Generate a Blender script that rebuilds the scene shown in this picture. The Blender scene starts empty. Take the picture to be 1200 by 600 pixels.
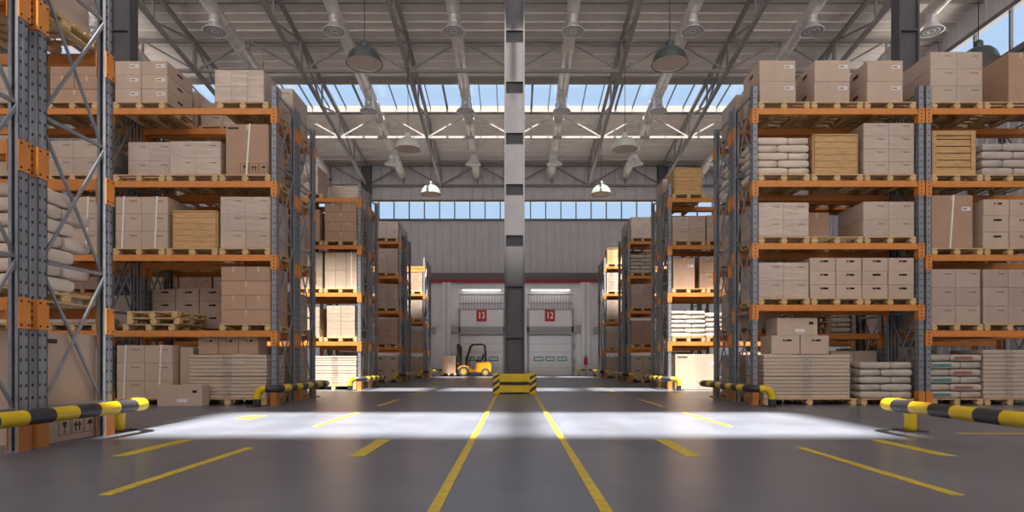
import bpy, math, random
from mathutils import Vector, Matrix
R = random.Random(7)
SC = bpy.context.scene
COL = SC.collection
PI = math.pi

# ------------------------------------------------------------------ materials
def lin(c):
    return tuple(((v / 255) / 12.92 if v / 255 <= .04045 else ((v / 255 + .055) / 1.055) ** 2.4) for v in c) + (1,)

def mat(name, rgb, rough=.6, metal=0., noise=.12, scale=6., rnd=0., bump=0., spec=.5, stretch=None):
    m = bpy.data.materials.new(name); m.use_nodes = True
    nt = m.node_tree; N = nt.nodes; L = nt.links
    p = N['Principled BSDF']
    p.inputs['Roughness'].default_value = rough
    p.inputs['Metallic'].default_value = metal
    p.inputs['Specular IOR Level'].default_value = spec
    c = lin(rgb)
    tc = N.new('ShaderNodeTexCoord')
    no = N.new('ShaderNodeTexNoise'); no.inputs['Scale'].default_value = scale; no.inputs['Detail'].default_value = 3
    if stretch:
        mp = N.new('ShaderNodeMapping'); mp.inputs['Scale'].default_value = stretch
        L.new(tc.outputs['Object'], mp.inputs[0]); L.new(mp.outputs[0], no.inputs['Vector'])
    else:
        L.new(tc.outputs['Object'], no.inputs['Vector'])
    mr = N.new('ShaderNodeMapRange')
    mr.inputs['From Min'].default_value = .3; mr.inputs['From Max'].default_value = .7
    mr.inputs['To Min'].default_value = 1 - noise; mr.inputs['To Max'].default_value = 1 + noise
    L.new(no.outputs['Fac'], mr.inputs['Value'])
    val = mr.outputs[0]
    if rnd:
        oi = N.new('ShaderNodeObjectInfo')
        m2 = N.new('ShaderNodeMapRange'); m2.inputs['To Min'].default_value = 1 - rnd; m2.inputs['To Max'].default_value = 1 + rnd
        L.new(oi.outputs['Random'], m2.inputs['Value'])
        mu = N.new('ShaderNodeMath'); mu.operation = 'MULTIPLY'
        L.new(val, mu.inputs[0]); L.new(m2.outputs[0], mu.inputs[1]); val = mu.outputs[0]
    vm = N.new('ShaderNodeVectorMath'); vm.operation = 'SCALE'
    vm.inputs[0].default_value = c[:3]; L.new(val, vm.inputs['Scale'])
    L.new(vm.outputs[0], p.inputs['Base Color'])
    if bump:
        b = N.new('ShaderNodeBump'); b.inputs['Strength'].default_value = bump; b.inputs['Distance'].default_value = .02
        L.new(no.outputs['Fac'], b.inputs['Height']); L.new(b.outputs[0], p.inputs['Normal'])
    return m

def emis(name, rgb, s):
    m = bpy.data.materials.new(name); m.use_nodes = True
    p = m.node_tree.nodes['Principled BSDF']
    p.inputs['Base Color'].default_value = lin(rgb)
    p.inputs['Emission Color'].default_value = lin(rgb); p.inputs['Emission Strength'].default_value = s
    return m

def thin(name, tint, gloss, rough, noisy=False):
    """thin clear sheet: light passes straight through, a little of it is mirrored"""
    m = bpy.data.materials.new(name); m.use_nodes = True
    nt = m.node_tree; N = nt.nodes; L = nt.links; N.clear()
    o = N.new('ShaderNodeOutputMaterial'); t = N.new('ShaderNodeBsdfTransparent'); t.inputs[0].default_value = tint
    g = N.new('ShaderNodeBsdfGlossy'); g.inputs['Roughness'].default_value = rough; g.inputs[0].default_value = (.9, .9, .9, 1)
    mx = N.new('ShaderNodeMixShader'); mx.inputs[0].default_value = gloss
    L.new(t.outputs[0], mx.inputs[1]); L.new(g.outputs[0], mx.inputs[2]); L.new(mx.outputs[0], o.inputs[0])
    if noisy:
        tc = N.new('ShaderNodeTexCoord'); mp = N.new('ShaderNodeMapping'); mp.inputs['Scale'].default_value = (1.2, 1.2, 7)
        mp.inputs['Rotation'].default_value = (.1, .12, 0)
        no = N.new('ShaderNodeTexNoise'); no.inputs['Scale'].default_value = 2.2; no.inputs['Detail'].default_value = 4
        L.new(tc.outputs['Object'], mp.inputs[0]); L.new(mp.outputs[0], no.inputs['Vector'])
        r = N.new('ShaderNodeMapRange'); r.inputs['From Min'].default_value = .35; r.inputs['From Max'].default_value = .75
        r.inputs['To Min'].default_value = gloss * .4; r.inputs['To Max'].default_value = gloss * 2.4
        L.new(no.outputs['Fac'], r.inputs['Value']); L.new(r.outputs[0], mx.inputs[0])
        b = N.new('ShaderNodeBump'); b.inputs['Strength'].default_value = .35; b.inputs['Distance'].default_value = .03
        L.new(no.outputs['Fac'], b.inputs['Height']); L.new(b.outputs[0], g.inputs['Normal'])
    return m

def post_mat(name, rgb):
    """galvanised upright with a column of dark punched holes on its faces"""
    m = mat(name, rgb, .5, .35, .12, 9., .04)
    nt = m.node_tree; N = nt.nodes; L = nt.links; p = N['Principled BSDF']
    tc = N.new('ShaderNodeTexCoord'); s = N.new('ShaderNodeSeparateXYZ'); L.new(tc.outputs['Object'], s.inputs[0])
    n = N.new('ShaderNodeSeparateXYZ'); L.new(tc.outputs['Normal'], n.inputs[0])
    def M(op, a, b=None):
        k = N.new('ShaderNodeMath'); k.operation = op
        for i, x in enumerate((a, b)):
            if x is None: continue
            if isinstance(x, (int, float)): k.inputs[i].default_value = x
            else: L.new(x, k.inputs[i])
        return k.outputs[0]
    sidey = M('SUBTRACT', M('ABSOLUTE', s.outputs['Y']), .035)      # two columns on the deep sides
    u = M('ADD', M('MULTIPLY', s.outputs['X'], M('ABSOLUTE', n.outputs['Y'])), M('MULTIPLY', sidey, M('ABSOLUTE', n.outputs['X'])))
    w = M('SUBTRACT', M('MODULO', M('ADD', s.outputs['Z'], 10.), .14), .07)
    d = M('ADD', M('MULTIPLY', M('MULTIPLY', u, u), 1.6), M('MULTIPLY', w, w))
    hole = M('LESS_THAN', d, .019 ** 2)
    src = p.inputs['Base Color'].links[0].from_socket
    mx = N.new('ShaderNodeMix'); mx.data_type = 'RGBA'
    L.new(hole, mx.inputs['Factor']); L.new(src, mx.inputs[6]); mx.inputs[7].default_value = (.012, .012, .014, 1)
    L.new(mx.outputs[2], p.inputs['Base Color'])
    L.new(M('MULTIPLY', M('SUBTRACT', 1., hole), .35), p.inputs['Metallic'])
    return m

M_ = {
 'carton': mat('carton_board', (184, 164, 148), .75, 0, .05, 3, .07),
 'carton_brown': mat('carton_brown_board', (172, 140, 118), .75, 0, .05, 3, .06),
 'carton_pale': mat('carton_pale_board', (186, 168, 150), .75, 0, .05, 3, .05),
 'sheet': mat('flat_board', (186, 170, 154), .75, 0, .05, 4, .06),
 'tape': mat('parcel_tape', (190, 168, 142), .3, 0, .05),
 'ink': mat('printed_ink', (62, 50, 44), .8, 0, .05),
 'label': mat('paper_label', (214, 212, 210), .6, 0, .05),
 'hole': mat('hand_hole', (26, 20, 17), .9, 0, .05),
 'strap': mat('white_strap', (222, 220, 216), .4, 0, .04),
 'film': thin('stretch_film', (.97, .97, .97, 1), .07, .22, True),
 'wood': mat('pallet_wood', (198, 168, 122), .8, 0, .18, 5, .08, stretch=(1, 6, 6)),
 'crate': mat('crate_wood', (190, 152, 104), .7, 0, .2, 4, .05, stretch=(1, 4, 7)),
 'sack': mat('paper_sack', (204, 190, 176), .7, 0, .08, 5, .05, bump=.3),
 'sack_grey': mat('grey_sack', (176, 166, 156), .65, 0, .08, 5, .05, bump=.3),
 'teal': mat('teal_print', (70, 128, 130), .6, 0, .1),
 'red_print': mat('red_print', (150, 96, 80), .6, 0, .1),
 'orange': mat('rack_orange', (202, 128, 58), .5, 0, .08, 4, .04),
 'post': post_mat('rack_post', (136, 139, 147)),
 'brace': mat('brace_steel', (140, 143, 150), .5, .4, .1, 8),
 'bolt': mat('bolt_steel', (60, 56, 54), .5, .5, .05),
 'steel': mat('column_steel', (84, 83, 88), .75, 0., .08, 3),
 'truss': mat('truss_steel', (134, 129, 126), .6, 0., .08, 3),
 'duct': mat('duct_sheet', (206, 200, 192), .4, .35, .1, 4),
 'roof': mat('roof_sheet', (218, 209, 201), .7, 0, .06, 1.5),
 'silver': mat('silver_sheet', (226, 226, 230), .28, .6, .08, 4),
 'wallsheet': mat('wall_sheet', (194, 192, 196), .65, 0, .05, 1.5),
 'white': mat('dock_white', (232, 230, 231), .6, 0, .04, 2),
 'grey': mat('dock_grey', (168, 166, 166), .6, 0, .06, 3),
 'fascia': mat('fascia_dark', (104, 98, 98), .6, 0, .05),
 'redband': mat('red_band', (150, 44, 46), .6, 0, .05),
 'signred': mat('sign_red', (196, 34, 42), .5, 0, .03),
 'signwhite': mat('sign_white', (240, 236, 236), .5, 0, .02),
 'tube': emis('tube_lamp', (255, 250, 244), 6),
 'dglass': mat('door_glass', (176, 226, 216), .15, 0, .05),
 'glass_dimming': thin('sun_dimming_glass', (.74, .73, .72, 1), .05, .05),  # tint added in the unseen middle skylight to weaken its sunbeam
 'frame': mat('window_frame', (96, 98, 104), .5, .2, .05),
 'glass': thin('window_glass', (.97, .985, 1, 1), .05, .05),
 'yellow': mat('safety_yellow', (212, 180, 26), .4, 0, .08, 5),
 'black': mat('safety_black', (52, 50, 54), .45, 0, .1, 5),
 'paint': mat('floor_paint', (182, 160, 52), .5, 0, .2, 9),
 'shade_dark': mat('lamp_enamel_dark', (72, 82, 82), .3, .2, .05),
 'shade': mat('lamp_enamel', (134, 146, 140), .28, .2, .05),
 'shade_sunlit': mat('lamp_enamel_sunlit', (224, 226, 220), .28, .1, .04),  # lighter enamel copy: sunlight on the middle lamps painted in
 'lampin': mat('lamp_reflector', (216, 202, 186), .5, 0, .03),
 'fork_yellow': mat('forklift_yellow', (222, 154, 18), .4, 0, .05),
 'fork_black': mat('forklift_black', (40, 38, 38), .5, .2, .05),
 'tyre': mat('tyre_rubber', (48, 44, 42), .8, 0, .05),
 'rim': mat('wheel_rim', (176, 128, 48), .5, .2, .05),
 'extred': mat('extinguisher_red', (190, 28, 28), .35, 0, .03),
}

def floor_mat():
    m = bpy.data.materials.new('sealed_concrete'); m.use_nodes = True
    nt = m.node_tree; N = nt.nodes; L = nt.links; p = N['Principled BSDF']
    tc = N.new('ShaderNodeTexCoord')
    n1 = N.new('ShaderNodeTexNoise'); n1.inputs['Scale'].default_value = .9; n1.inputs['Detail'].default_value = 7; n1.inputs['Roughness'].default_value = .6
    L.new(tc.outputs['Object'], n1.inputs['Vector'])
    r = N.new('ShaderNodeValToRGB'); r.color_ramp.elements[0].position = .3; r.color_ramp.elements[1].position = .72
    r.color_ramp.elements[0].color = lin((87, 91, 102)); r.color_ramp.elements[1].color = lin((104, 108, 119))
    L.new(n1.outputs['Fac'], r.inputs[0]); L.new(r.outputs[0], p.inputs['Base Color'])
    n2 = N.new('ShaderNodeTexNoise'); n2.inputs['Scale'].default_value = 1.2; n2.inputs['Detail'].default_value = 2
    L.new(tc.outputs['Object'], n2.inputs['Vector'])
    mr = N.new('ShaderNodeMapRange'); mr.inputs['To Min'].default_value = .27; mr.inputs['To Max'].default_value = .34
    L.new(n2.outputs['Fac'], mr.inputs['Value']); L.new(mr.outputs[0], p.inputs['Roughness'])
    p.inputs['Specular IOR Level'].default_value = .45
    return m
M_['floor'] = floor_mat()

# ------------------------------------------------------------------ mesh builder
class MB:
    def __init__(s): s.v = []; s.f = []; s.m = []; s.sm = []; s.mats = []
    def mi(s, k):
        if k not in s.mats: s.mats.append(k)
        return s.mats.index(k)
    def add(s, vs, fs, k, smooth=False):
        b = len(s.v); i = s.mi(k)
        s.v += [tuple(v) for v in vs]
        for f in fs:
            s.f.append([b + j for j in f]); s.m.append(i); s.sm.append(smooth)
        return s
    def box(s, c, d, k, rot=None):
        x, y, z = d[0] / 2, d[1] / 2, d[2] / 2
        vs = [Vector((a * x, b * y, e * z)) for a in (-1, 1) for b in (-1, 1) for e in (-1, 1)]
        if rot is not None: vs = [rot @ v for v in vs]
        vs = [v + Vector(c) for v in vs]
        return s.add(vs, [(0, 1, 3, 2), (4, 6, 7, 5), (0, 4, 5, 1), (2, 3, 7, 6), (0, 2, 6, 4), (1, 5, 7, 3)], k)
    def cbox(s, c, d, k, b=.008):
        """box with chamfered edges"""
        x, y, z = d[0] / 2, d[1] / 2, d[2] / 2
        idx = {}; vs = []
        for a in (-1, 1):
            for e in (-1, 1):
                for g in (-1, 1):
                    for ax in range(3):
                        p = [a * (x - b), e * (y - b), g * (z - b)]
                        p[ax] = (a * x, e * y, g * z)[ax]
                        idx[(a, e, g, ax)] = len(vs); vs.append(tuple(p[i] + c[i] for i in range(3)))
        fs = []
        for sg in (-1, 1):
            fs.append([idx[(sg, e, g, 0)] for e, g in ((-1, -1), (1, -1), (1, 1), (-1, 1))][::sg])
            fs.append([idx[(a, sg, g, 1)] for g, a in ((-1, -1), (1, -1), (1, 1), (-1, 1))][::sg])
            fs.append([idx[(a, e, sg, 2)] for a, e in ((-1, -1), (1, -1), (1, 1), (-1, 1))][::sg])
        for p in (-1, 1):
            for q in (-1, 1):
                fs.append([idx[(-1, p, q, 1)], idx[(1, p, q, 1)], idx[(1, p, q, 2)], idx[(-1, p, q, 2)]][::(1 if p * q < 0 else -1)])
                fs.append([idx[(p, -1, q, 0)], idx[(p, 1, q, 0)], idx[(p, 1, q, 2)], idx[(p, -1, q, 2)]][::(1 if p * q > 0 else -1)])
                fs.append([idx[(p, q, -1, 0)], idx[(p, q, 1, 0)], idx[(p, q, 1, 1)], idx[(p, q, -1, 1)]][::(-1 if p * q > 0 else 1)])
        for a in (-1, 1):
            for e in (-1, 1):
                for g in (-1, 1):
                    fs.append([idx[(a, e, g, 0)], idx[(a, e, g, 1)], idx[(a, e, g, 2)]][::(1 if a * e * g > 0 else -1)])
        return s.add(vs, fs, k)
    def bar(s, a, b, w, h, k):
        a, b = Vector(a), Vector(b); d = b - a
        q = d.to_track_quat('X', 'Z').to_matrix()
        return s.box((a + b) / 2, (d.length, w, h), k, q)
    def tube(s, pts, r, k, n=12, caps=True, smooth=True, kfun=None):
        pts = [Vector(p) for p in pts]; rings = []; acc = 0
        rad = r if isinstance(r, (list, tuple)) else [r] * len(pts)
        up = Vector((0, 0, 1)); b0 = len(s.v)
        prev = None
        for i, p in enumerate(pts):
            t = (pts[min(i + 1, len(pts) - 1)] - pts[max(i - 1, 0)]).normalized()
            if prev is None:
                u = t.orthogonal().normalized()
                if abs(t.z) < .9: u = t.cross(up).normalized()
            else:
                u = (prev - t * prev.dot(t)).normalized()
            prev = u; w = t.cross(u)
            rings.append([p + (u * math.cos(2 * PI * j / n) + w * math.sin(2 * PI * j / n)) * rad[i] for j in range(n)])
        s.v += [tuple(v) for rg in rings for v in rg]
        for i in range(len(pts) - 1):
            kk = k
            if kfun: kk = kfun(acc)
            acc += (pts[i + 1] - pts[i]).length
            for j in range(n):
                s.f.append([b0 + i * n + j, b0 + i * n + (j + 1) % n, b0 + (i + 1) * n + (j + 1) % n, b0 + (i + 1) * n + j])
                s.m.append(s.mi(kk)); s.sm.append(smooth)
        if caps:
            for i, rev in ((0, True), (len(pts) - 1, False)):
                f = [b0 + i * n + j for j in range(n)]
                s.f.append(f[::-1] if rev else f); s.m.append(s.mi(kfun(0 if rev else acc) if kfun else k)); s.sm.append(False)
        return s
    def lathe(s, prof, k, n=24, c=(0, 0, 0), smooth=True):
        b = len(s.v)
        for r, z in prof:
            for j in range(n):
                s.v.append((c[0] + r * math.cos(2 * PI * j / n), c[1] + r * math.sin(2 * PI * j / n), c[2] + z))
        for i in range(len(prof) - 1):
            for j in range(n):
                s.f.append([b + i * n + j, b + i * n + (j + 1) % n, b + (i + 1) * n + (j + 1) % n, b + (i + 1) * n + j])
                s.m.append(s.mi(k)); s.sm.append(smooth)
        return s
    def disc(s, c, r, k, n=24, axis='z'):
        vs = []
        for j in range(n):
            a, b = r * math.cos(2 * PI * j / n), r * math.sin(2 * PI * j / n)
            vs.append((c[0] + a, c[1] + b, c[2]) if axis == 'z' else (c[0] + a, c[1], c[2] + b))
        return s.add(vs, [list(range(n))], k)
    def poly(s, pts, k): return s.add(pts, [list(range(len(pts)))], k)
    def prism(s, prof, y0, y1, k):
        """outline in x,z pushed from y0 to y1"""
        n = len(prof)
        vs = [(x, y0, z) for x, z in prof] + [(x, y1, z) for x, z in prof]
        return s.add(vs, [list(range(n)), list(range(2 * n - 1, n - 1, -1))] + [(i, i + n, (i + 1) % n + n, (i + 1) % n) for i in range(n)], k)
    def mesh(s, name):
        me = bpy.data.meshes.new(name)
        me.from_pydata(s.v, [], s.f)
        for k in s.mats: me.materials.append(M_[k])
        me.polygons.foreach_set('material_index', s.m)
        me.polygons.foreach_set('use_smooth', s.sm)
        me.update()
        return me

CACHE = {}
def cached(key, fn):
    if key not in CACHE:
        b = fn(); CACHE[key] = b.mesh(str(key[0]))
    return CACHE[key]

def ob(name, data, parent=None, loc=(0, 0, 0), rz=0., kind=None, label=None):
    if isinstance(data, MB): data = data.mesh(name)
    o = bpy.data.objects.new(name, data); COL.objects.link(o)
    o.location = loc
    if rz: o.rotation_euler = (0, 0, rz)
    if parent is not None: o.parent = parent
    if kind: o['kind'] = kind
    if label: o['label'] = label
    return o

def tag(o, label, cat, group=None):
    n = len(label.replace(',', ' ').split())
    if n > 16 or n < 4: print('LABEL', n, label)
    o['label'] = label; o['category'] = cat
    if group: o['group'] = group
    return o

def thing(name, label, cat, loc=(0, 0, 0), rz=0., group=None):
    o = bpy.data.objects.new(name, None); COL.objects.link(o)
    o.empty_display_size = .1
    o.location = loc; o.rotation_euler = (0, 0, rz)
    return tag(o, label, cat, group)

def struct(name, data, parent=None, loc=(0, 0, 0)):
    return ob(name, data, parent, loc, kind='structure' if parent is None else None)

# ------------------------------------------------------------------ camera, sky, sun
CAM_H = .97
cd = bpy.data.cameras.new('camera'); cam = bpy.data.objects.new('camera', cd); COL.objects.link(cam)
cam.location = (0, 0, CAM_H); cam.rotation_euler = (PI / 2, 0, 0)
cd.lens = 21; cd.sensor_width = 36; cd.shift_x = -.0025; cd.shift_y = .1033; cd.clip_end = 400
SC.camera = cam
SC.view_settings.view_transform = 'Standard'; SC.view_settings.look = 'None'; SC.view_settings.gamma = 1
SC.view_settings.use_curve_mapping = False; SC.view_settings.exposure = 0
SC.render.film_transparent = False

w = bpy.data.worlds.new('sky'); SC.world = w; w.use_nodes = True
N, L = w.node_tree.nodes, w.node_tree.links
bg = N['Background']
tc = N.new('ShaderNodeTexCoord'); sx = N.new('ShaderNodeSeparateXYZ'); L.new(tc.outputs['Generated'], sx.inputs[0])
mr = N.new('ShaderNodeMapRange'); mr.interpolation_type = 'SMOOTHSTEP'
mr.inputs['From Min'].default_value = .15; mr.inputs['From Max'].default_value = -.5
L.new(sx.outputs['Y'], mr.inputs['Value'])
mx = N.new('ShaderNodeMix'); mx.data_type = 'RGBA'
mx.inputs[6].default_value = (.50, .69, .96, 1)          # clear sky away from the sun
mx.inputs[7].default_value = (1.75, 1.62, 1.52, 1)        # hazy bright sky on the sun's side
L.new(mr.outputs[0], mx.inputs['Factor'])
mz = N.new('ShaderNodeMapRange'); mz.interpolation_type = 'SMOOTHSTEP'
mz.inputs['From Min'].default_value = .02; mz.inputs['From Max'].default_value = -.06
L.new(sx.outputs['Z'], mz.inputs['Value'])
mg = N.new('ShaderNodeMix'); mg.data_type = 'RGBA'
mg.inputs[7].default_value = (5.5, 5.0, 4.6, 1)          # glow added below the horizon to brighten the roof
L.new(mz.outputs[0], mg.inputs['Factor']); L.new(mx.outputs[2], mg.inputs[6]); L.new(mg.outputs[2], bg.inputs['Color'])
bg.inputs['Strength'].default_value = 1.0

sd = bpy.data.lights.new('sun', 'SUN'); sun = bpy.data.objects.new('sun', sd); COL.objects.link(sun)
sd.energy = 33; sd.angle = math.radians(2.2); sd.color = (1, .93, .84)
sun.rotation_euler = Vector((-.02, 1, -3.0)).to_track_quat('-Z', 'Y').to_euler()
sun.location = (0, -20, 40)

# ------------------------------------------------------------------ building shell
XW, YF, YB = 20.3, 41.2, -10.
def roof_z(y): return 20.36 - .14 * y
SKY = [(.96, 4.94, 5.25), (13.5, 16.2, 9.6), (31.6, 34.36, XW)]   # y from, y to, half width

ob('floor', MB().box((0, 16, -.1), (2 * XW + 2, 54, .2), 'floor'), kind='structure')

def roof_piece(x0, x1, y0, y1):
    """sheet with pressed ribs running across the hall"""
    b = MB(); y = y0; prof = []
    while y < y1 - 1e-6:
        e = min(y + .56, y1)
        prof += [(y, 0)] + ([(e - .10, 0), (e - .08, -.045), (e - .02, -.045)] if e - y > .3 else [])
        y = e
    prof.append((y1, 0))
    n = len(prof)
    vs = [(x, yy, roof_z(yy) + dz) for x in (x0, x1) for yy, dz in prof]
    b.add(vs, [(i, i + 1, n + i + 1, n + i) for i in range(n - 1)], 'roof')
    vs = [(x, yy, roof_z(yy) + .16) for x in (x0, x1) for yy in (y0, y1)]
    b.add(vs, [(0, 2, 3, 1)], 'roof')
    return b
rp = []
edges = [YB] + [e for s in SKY for e in s[:2]] + [YF]
for i in range(0, len(edges), 2):
    rp.append((-XW, XW, edges[i], edges[i + 1]))
for y0, y1, hw in SKY:
    if hw < XW - .1:
        rp += [(-XW, -hw, y0, y1), (hw, XW, y0, y1)]
for i, a in enumerate(rp): ob('ceiling', roof_piece(*a), kind='structure')

def skylight(i, y0, y1, hw):
    t = ob(f'window_{i}', MB().bar((-hw, y0, roof_z(y0) - .08), (hw, y0, roof_z(y0) - .08), .12, .4, 'truss')
           .bar((-hw, y1, roof_z(y1) - .06), (hw, y1, roof_z(y1) - .06), .1, .34, 'truss'), kind='structure')
    n = int(2 * hw / .95); g = MB()
    for j in range(n + 1):
        x = -hw + 2 * hw * j / n
        big = (j % 5 == 2)
        g.bar((x, y0, roof_z(y0)), (x, y1, roof_z(y1)), .11 if big else .045, .1, 'frame')
    if hw < 6: g.bar((.25, y0, roof_z(y0)), (.25, y1, roof_z(y1)), .5, .2, 'frame')  # wide bar added out of view to dim the floor sun patch's centre
    ob('glazing_bars', g, t)
    p = MB().add([(-hw, y0, roof_z(y0) + .06), (hw, y0, roof_z(y0) + .06), (hw, y1, roof_z(y1) + .06), (-hw, y1, roof_z(y1) + .06)], [(0, 1, 2, 3)], 'glass_dimming' if i == 2 else 'glass')
    ob('pane', p, t)
for i, s in enumerate(SKY): skylight(i + 1, *s)

# side walls with a high window band
def ribbed_wall(b, p0, p1, z0, z1, nrm, k='wallsheet', step=.55, depth=.05, th=.2):
    """vertical ribbed sheet between two floor points, ribs towards nrm"""
    p0, p1 = Vector(p0), Vector(p1); d = p1 - p0; ln = d.length; d.normalize(); nrm = Vector(nrm)
    prof = [(0, 0)]; t = 0
    while t < ln - .01:
        e = min(t + step, ln)
        if e - t > .3: prof += [(e - .14, 0), (e - .10, depth), (e - .04, depth), (e, 0)]
        else: prof += [(e, 0)]
        t = e
    out = []
    for a, h in prof:
        q = p0 + d * a + nrm * h
        out.append(q)
    n = len(out)
    vs = [(q.x, q.y, z) for z in (z0, z1) for q in out]
    b.add(vs, [(i, i + 1, n + i + 1, n + i) for i in range(n - 1)], k)
    q0, q1 = p0 - nrm * th, p1 - nrm * th
    b.add([(p0.x, p0.y, z0), (p1.x, p1.y, z0), (q1.x, q1.y, z0), (q0.x, q0.y, z0), (p0.x, p0.y, z1), (p1.x, p1.y, z1), (q1.x, q1.y, z1), (q0.x, q0.y, z1)],
          [(3, 2, 6, 7), (0, 3, 7, 4), (1, 5, 6, 2), (0, 1, 2, 3), (4, 7, 6, 5)], k)
    return b
def slope_wall(b, x, sg, y0, y1, z0):
    """upper strip of a side wall, cut along the roof's slope"""
    vs = []
    for xx in (x, x + sg * .2):
        vs += [(xx, y0, z0), (xx, y1, z0), (xx, y1, roof_z(y1)), (xx, y0, roof_z(y0))]
    b.add(vs, [(0, 1, 2, 3), (4, 7, 6, 5), (0, 4, 5, 1), (1, 5, 6, 2), (2, 6, 7, 3), (3, 7, 4, 0)], 'wallsheet')
    y = y0 + .5
    while y < y1:
        h = roof_z(y) - z0
        if h > .2: b.box((x - sg * .02, y, z0 + h / 2), (.05, .08, h), 'wallsheet')
        y += .55
    return b
WZ0, WZ1, WY1 = 13.5, 15.4, 33.
for sg, nm in ((-1, 'left'), (1, 'right')):
    b = MB(); ribbed_wall(b, (sg * XW, YB, 0), (sg * XW, YF, 0), 0, WZ0, (-sg, 0, 0))
    slope_wall(b, sg * XW, sg, YB, WY1, WZ1)
    slope_wall(b, sg * XW, sg, WY1, YF, WZ0)
    ob('wall_' + nm, b, kind='structure')
    g = MB()
    for z, h in ((WZ0, .25), (WZ1, .2)): g.box((sg * (XW - .05), (YB + WY1) / 2, z), (.3, WY1 - YB, h), 'frame')
    y = YB + .2
    while y <= WY1: g.box((sg * (XW - .02), y, (WZ0 + WZ1) / 2), (.12, .09, WZ1 - WZ0), 'frame'); y += 1.9
    o = ob('window_' + ('5' if sg < 0 else '6'), g, kind='structure')
    ob('pane', MB().add([(sg * (XW + .05), YB, WZ0), (sg * (XW + .05), WY1, WZ0), (sg * (XW + .05), WY1, WZ1), (sg * (XW + .05), YB, WZ1)], [(0, 1, 2, 3)], 'glass'), o)
    # longitudinal edge girder below the window band
    ob('trim_' + ('1' if sg < 0 else '2'), MB().box((sg * (XW - .32), (YB + YF) / 2, WZ0 - .55), (.24, YF - YB, .3), 'fascia'), kind='structure')

# far wall: ribbed upper wall, window band, white dock wall
FZ0, FZ1 = 10.74, 12.04
b = MB()
ribbed_wall(b, (-XW, YF, 0), (XW, YF, 0), 6.9, FZ0, (0, -1, 0))
ribbed_wall(b, (-XW, YF, 0), (XW, YF, 0), FZ1, roof_z(YF), (0, -1, 0), step=.7)
b.box((0, YF + .12, 3.45), (2 * XW, .24, 6.9), 'white')
ob('wall_far', b, kind='structure')
b = MB().box((0, YF - .12, 6.82), (2 * XW, .24, .5), 'fascia').box((0, YF - .26, 6.5), (2 * XW, .06, .2), 'redband')
ob('trim_3', b, kind='structure')
g = MB()
for z in (FZ0, FZ1): g.box((0, YF, z), (2 * XW, .24, .14), 'frame')
x = -XW + .5
while x < XW: g.box((x, YF, (FZ0 + FZ1) / 2), (.07, .14, FZ1 - FZ0), 'frame'); x += 1.045
o = ob('window_4', g, kind='structure')
ob('pane', MB().add([(-XW, YF + .1, FZ0), (XW, YF + .1, FZ0), (XW, YF + .1, FZ1), (-XW, YF + .1, FZ1)], [(0, 1, 2, 3)], 'glass'), o)
# low wall behind the photographer, unglazed opening added above it to let fill light in
ob('wall_rear', MB().box((0, YB - .1, 3.5), (2 * XW, .2, 7.0), 'wallsheet'), kind='structure')

# roof trusses across the hall
def truss(y):
    zt = roof_z(y) - .16; zb = zt - 1.42
    b = MB().bar((-XW, y, zt), (XW, y, zt), .16, .16, 'truss').bar((-XW, y, zb), (XW, y, zb), .14, .14, 'truss')
    x = -20.2; k = 0
    while x < 20.3:
        b.bar((x, y, zb), (x, y, zt), .08, .08, 'truss')
        if k % 2 == 0:
            if x + 2.525 < 20.3: b.bar((x, y, zb), (x + 2.525, y, zt), .08, .08, 'truss')
        else: b.bar((x, y, zt), (x + 2.525, y, zb), .08, .08, 'truss')
        x += 2.525; k += 1
    ob('roof_truss', b, kind='structure')
for y in (21.9, 28.4, 34.55, 40.9): truss(y)
for y in (25.9,):
    ob('roof_beam', MB().bar((-XW, y, roof_z(y) - .12), (XW, y, roof_z(y) - .12), .12, .2, 'truss'), kind='structure')
# lattice girders following the roof slope
for i in range(-3, 4):
    x = i * 5.05; b = MB(); y0, y1 = 16., 40.8
    b.bar((x, y0, roof_z(y0) - .3), (x, y1, roof_z(y1) - .3), .16, .16, 'truss')
    b.bar((x, y0, roof_z(y0) - 1.6), (x, y1, roof_z(y1) - 1.6), .16, .16, 'truss')
    y = 18.75; k = 0
    while y < 40.6:
        e = min(y + 3.15, 40.8)
        b.bar((x, y, roof_z(y) - .3), (x, y, roof_z(y) - 1.6), .08, .08, 'truss')
        if k % 2: b.bar((x, y, roof_z(y) - .3), (x, e, roof_z(e) - 1.6), .08, .08, 'truss')
        else: b.bar((x, y, roof_z(y) - 1.6), (x, e, roof_z(e) - .3), .08, .08, 'truss')
        y = e; k += 1
    ob('roof_girder', b, kind='structure')

# steel columns: two flanges, recessed web, stiffener plates
def column(x, y, zs, web='steel'):
    h = roof_z(y) - .3
    t = ob('column', MB().box((0, -.08, h / 2), (.52, .03, h), web), None, (x, y, 0), kind='structure')
    for sg in (-1, 1): ob('flange', MB().box((sg * .285, 0, h / 2), (.05, .42, h), web), t)
    for z in zs:
        if z < h: ob('stiffener', MB().box((0, 0, z), (.52, .40, .05), web), t)
ZS = [.16 + 1.57 * k for k in range(1, 12)]
column(0, 18.5, ZS)
for sg in (-1, 1):
    column(sg * 12.1, 18.5, ZS)
    column(sg * 10.1, 40.75, ZS)

# dock wall columns (white piers)
for x in (-4.66, 4.86):
    ob('pilaster_column', MB().box((0, 0, 3.2), (.58, .4, 6.4), 'white').box((0, -.21, 3.2), (.1, .03, 6.4), 'wallsheet'), None, (x, YF - .2, 0), kind='structure')

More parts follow.
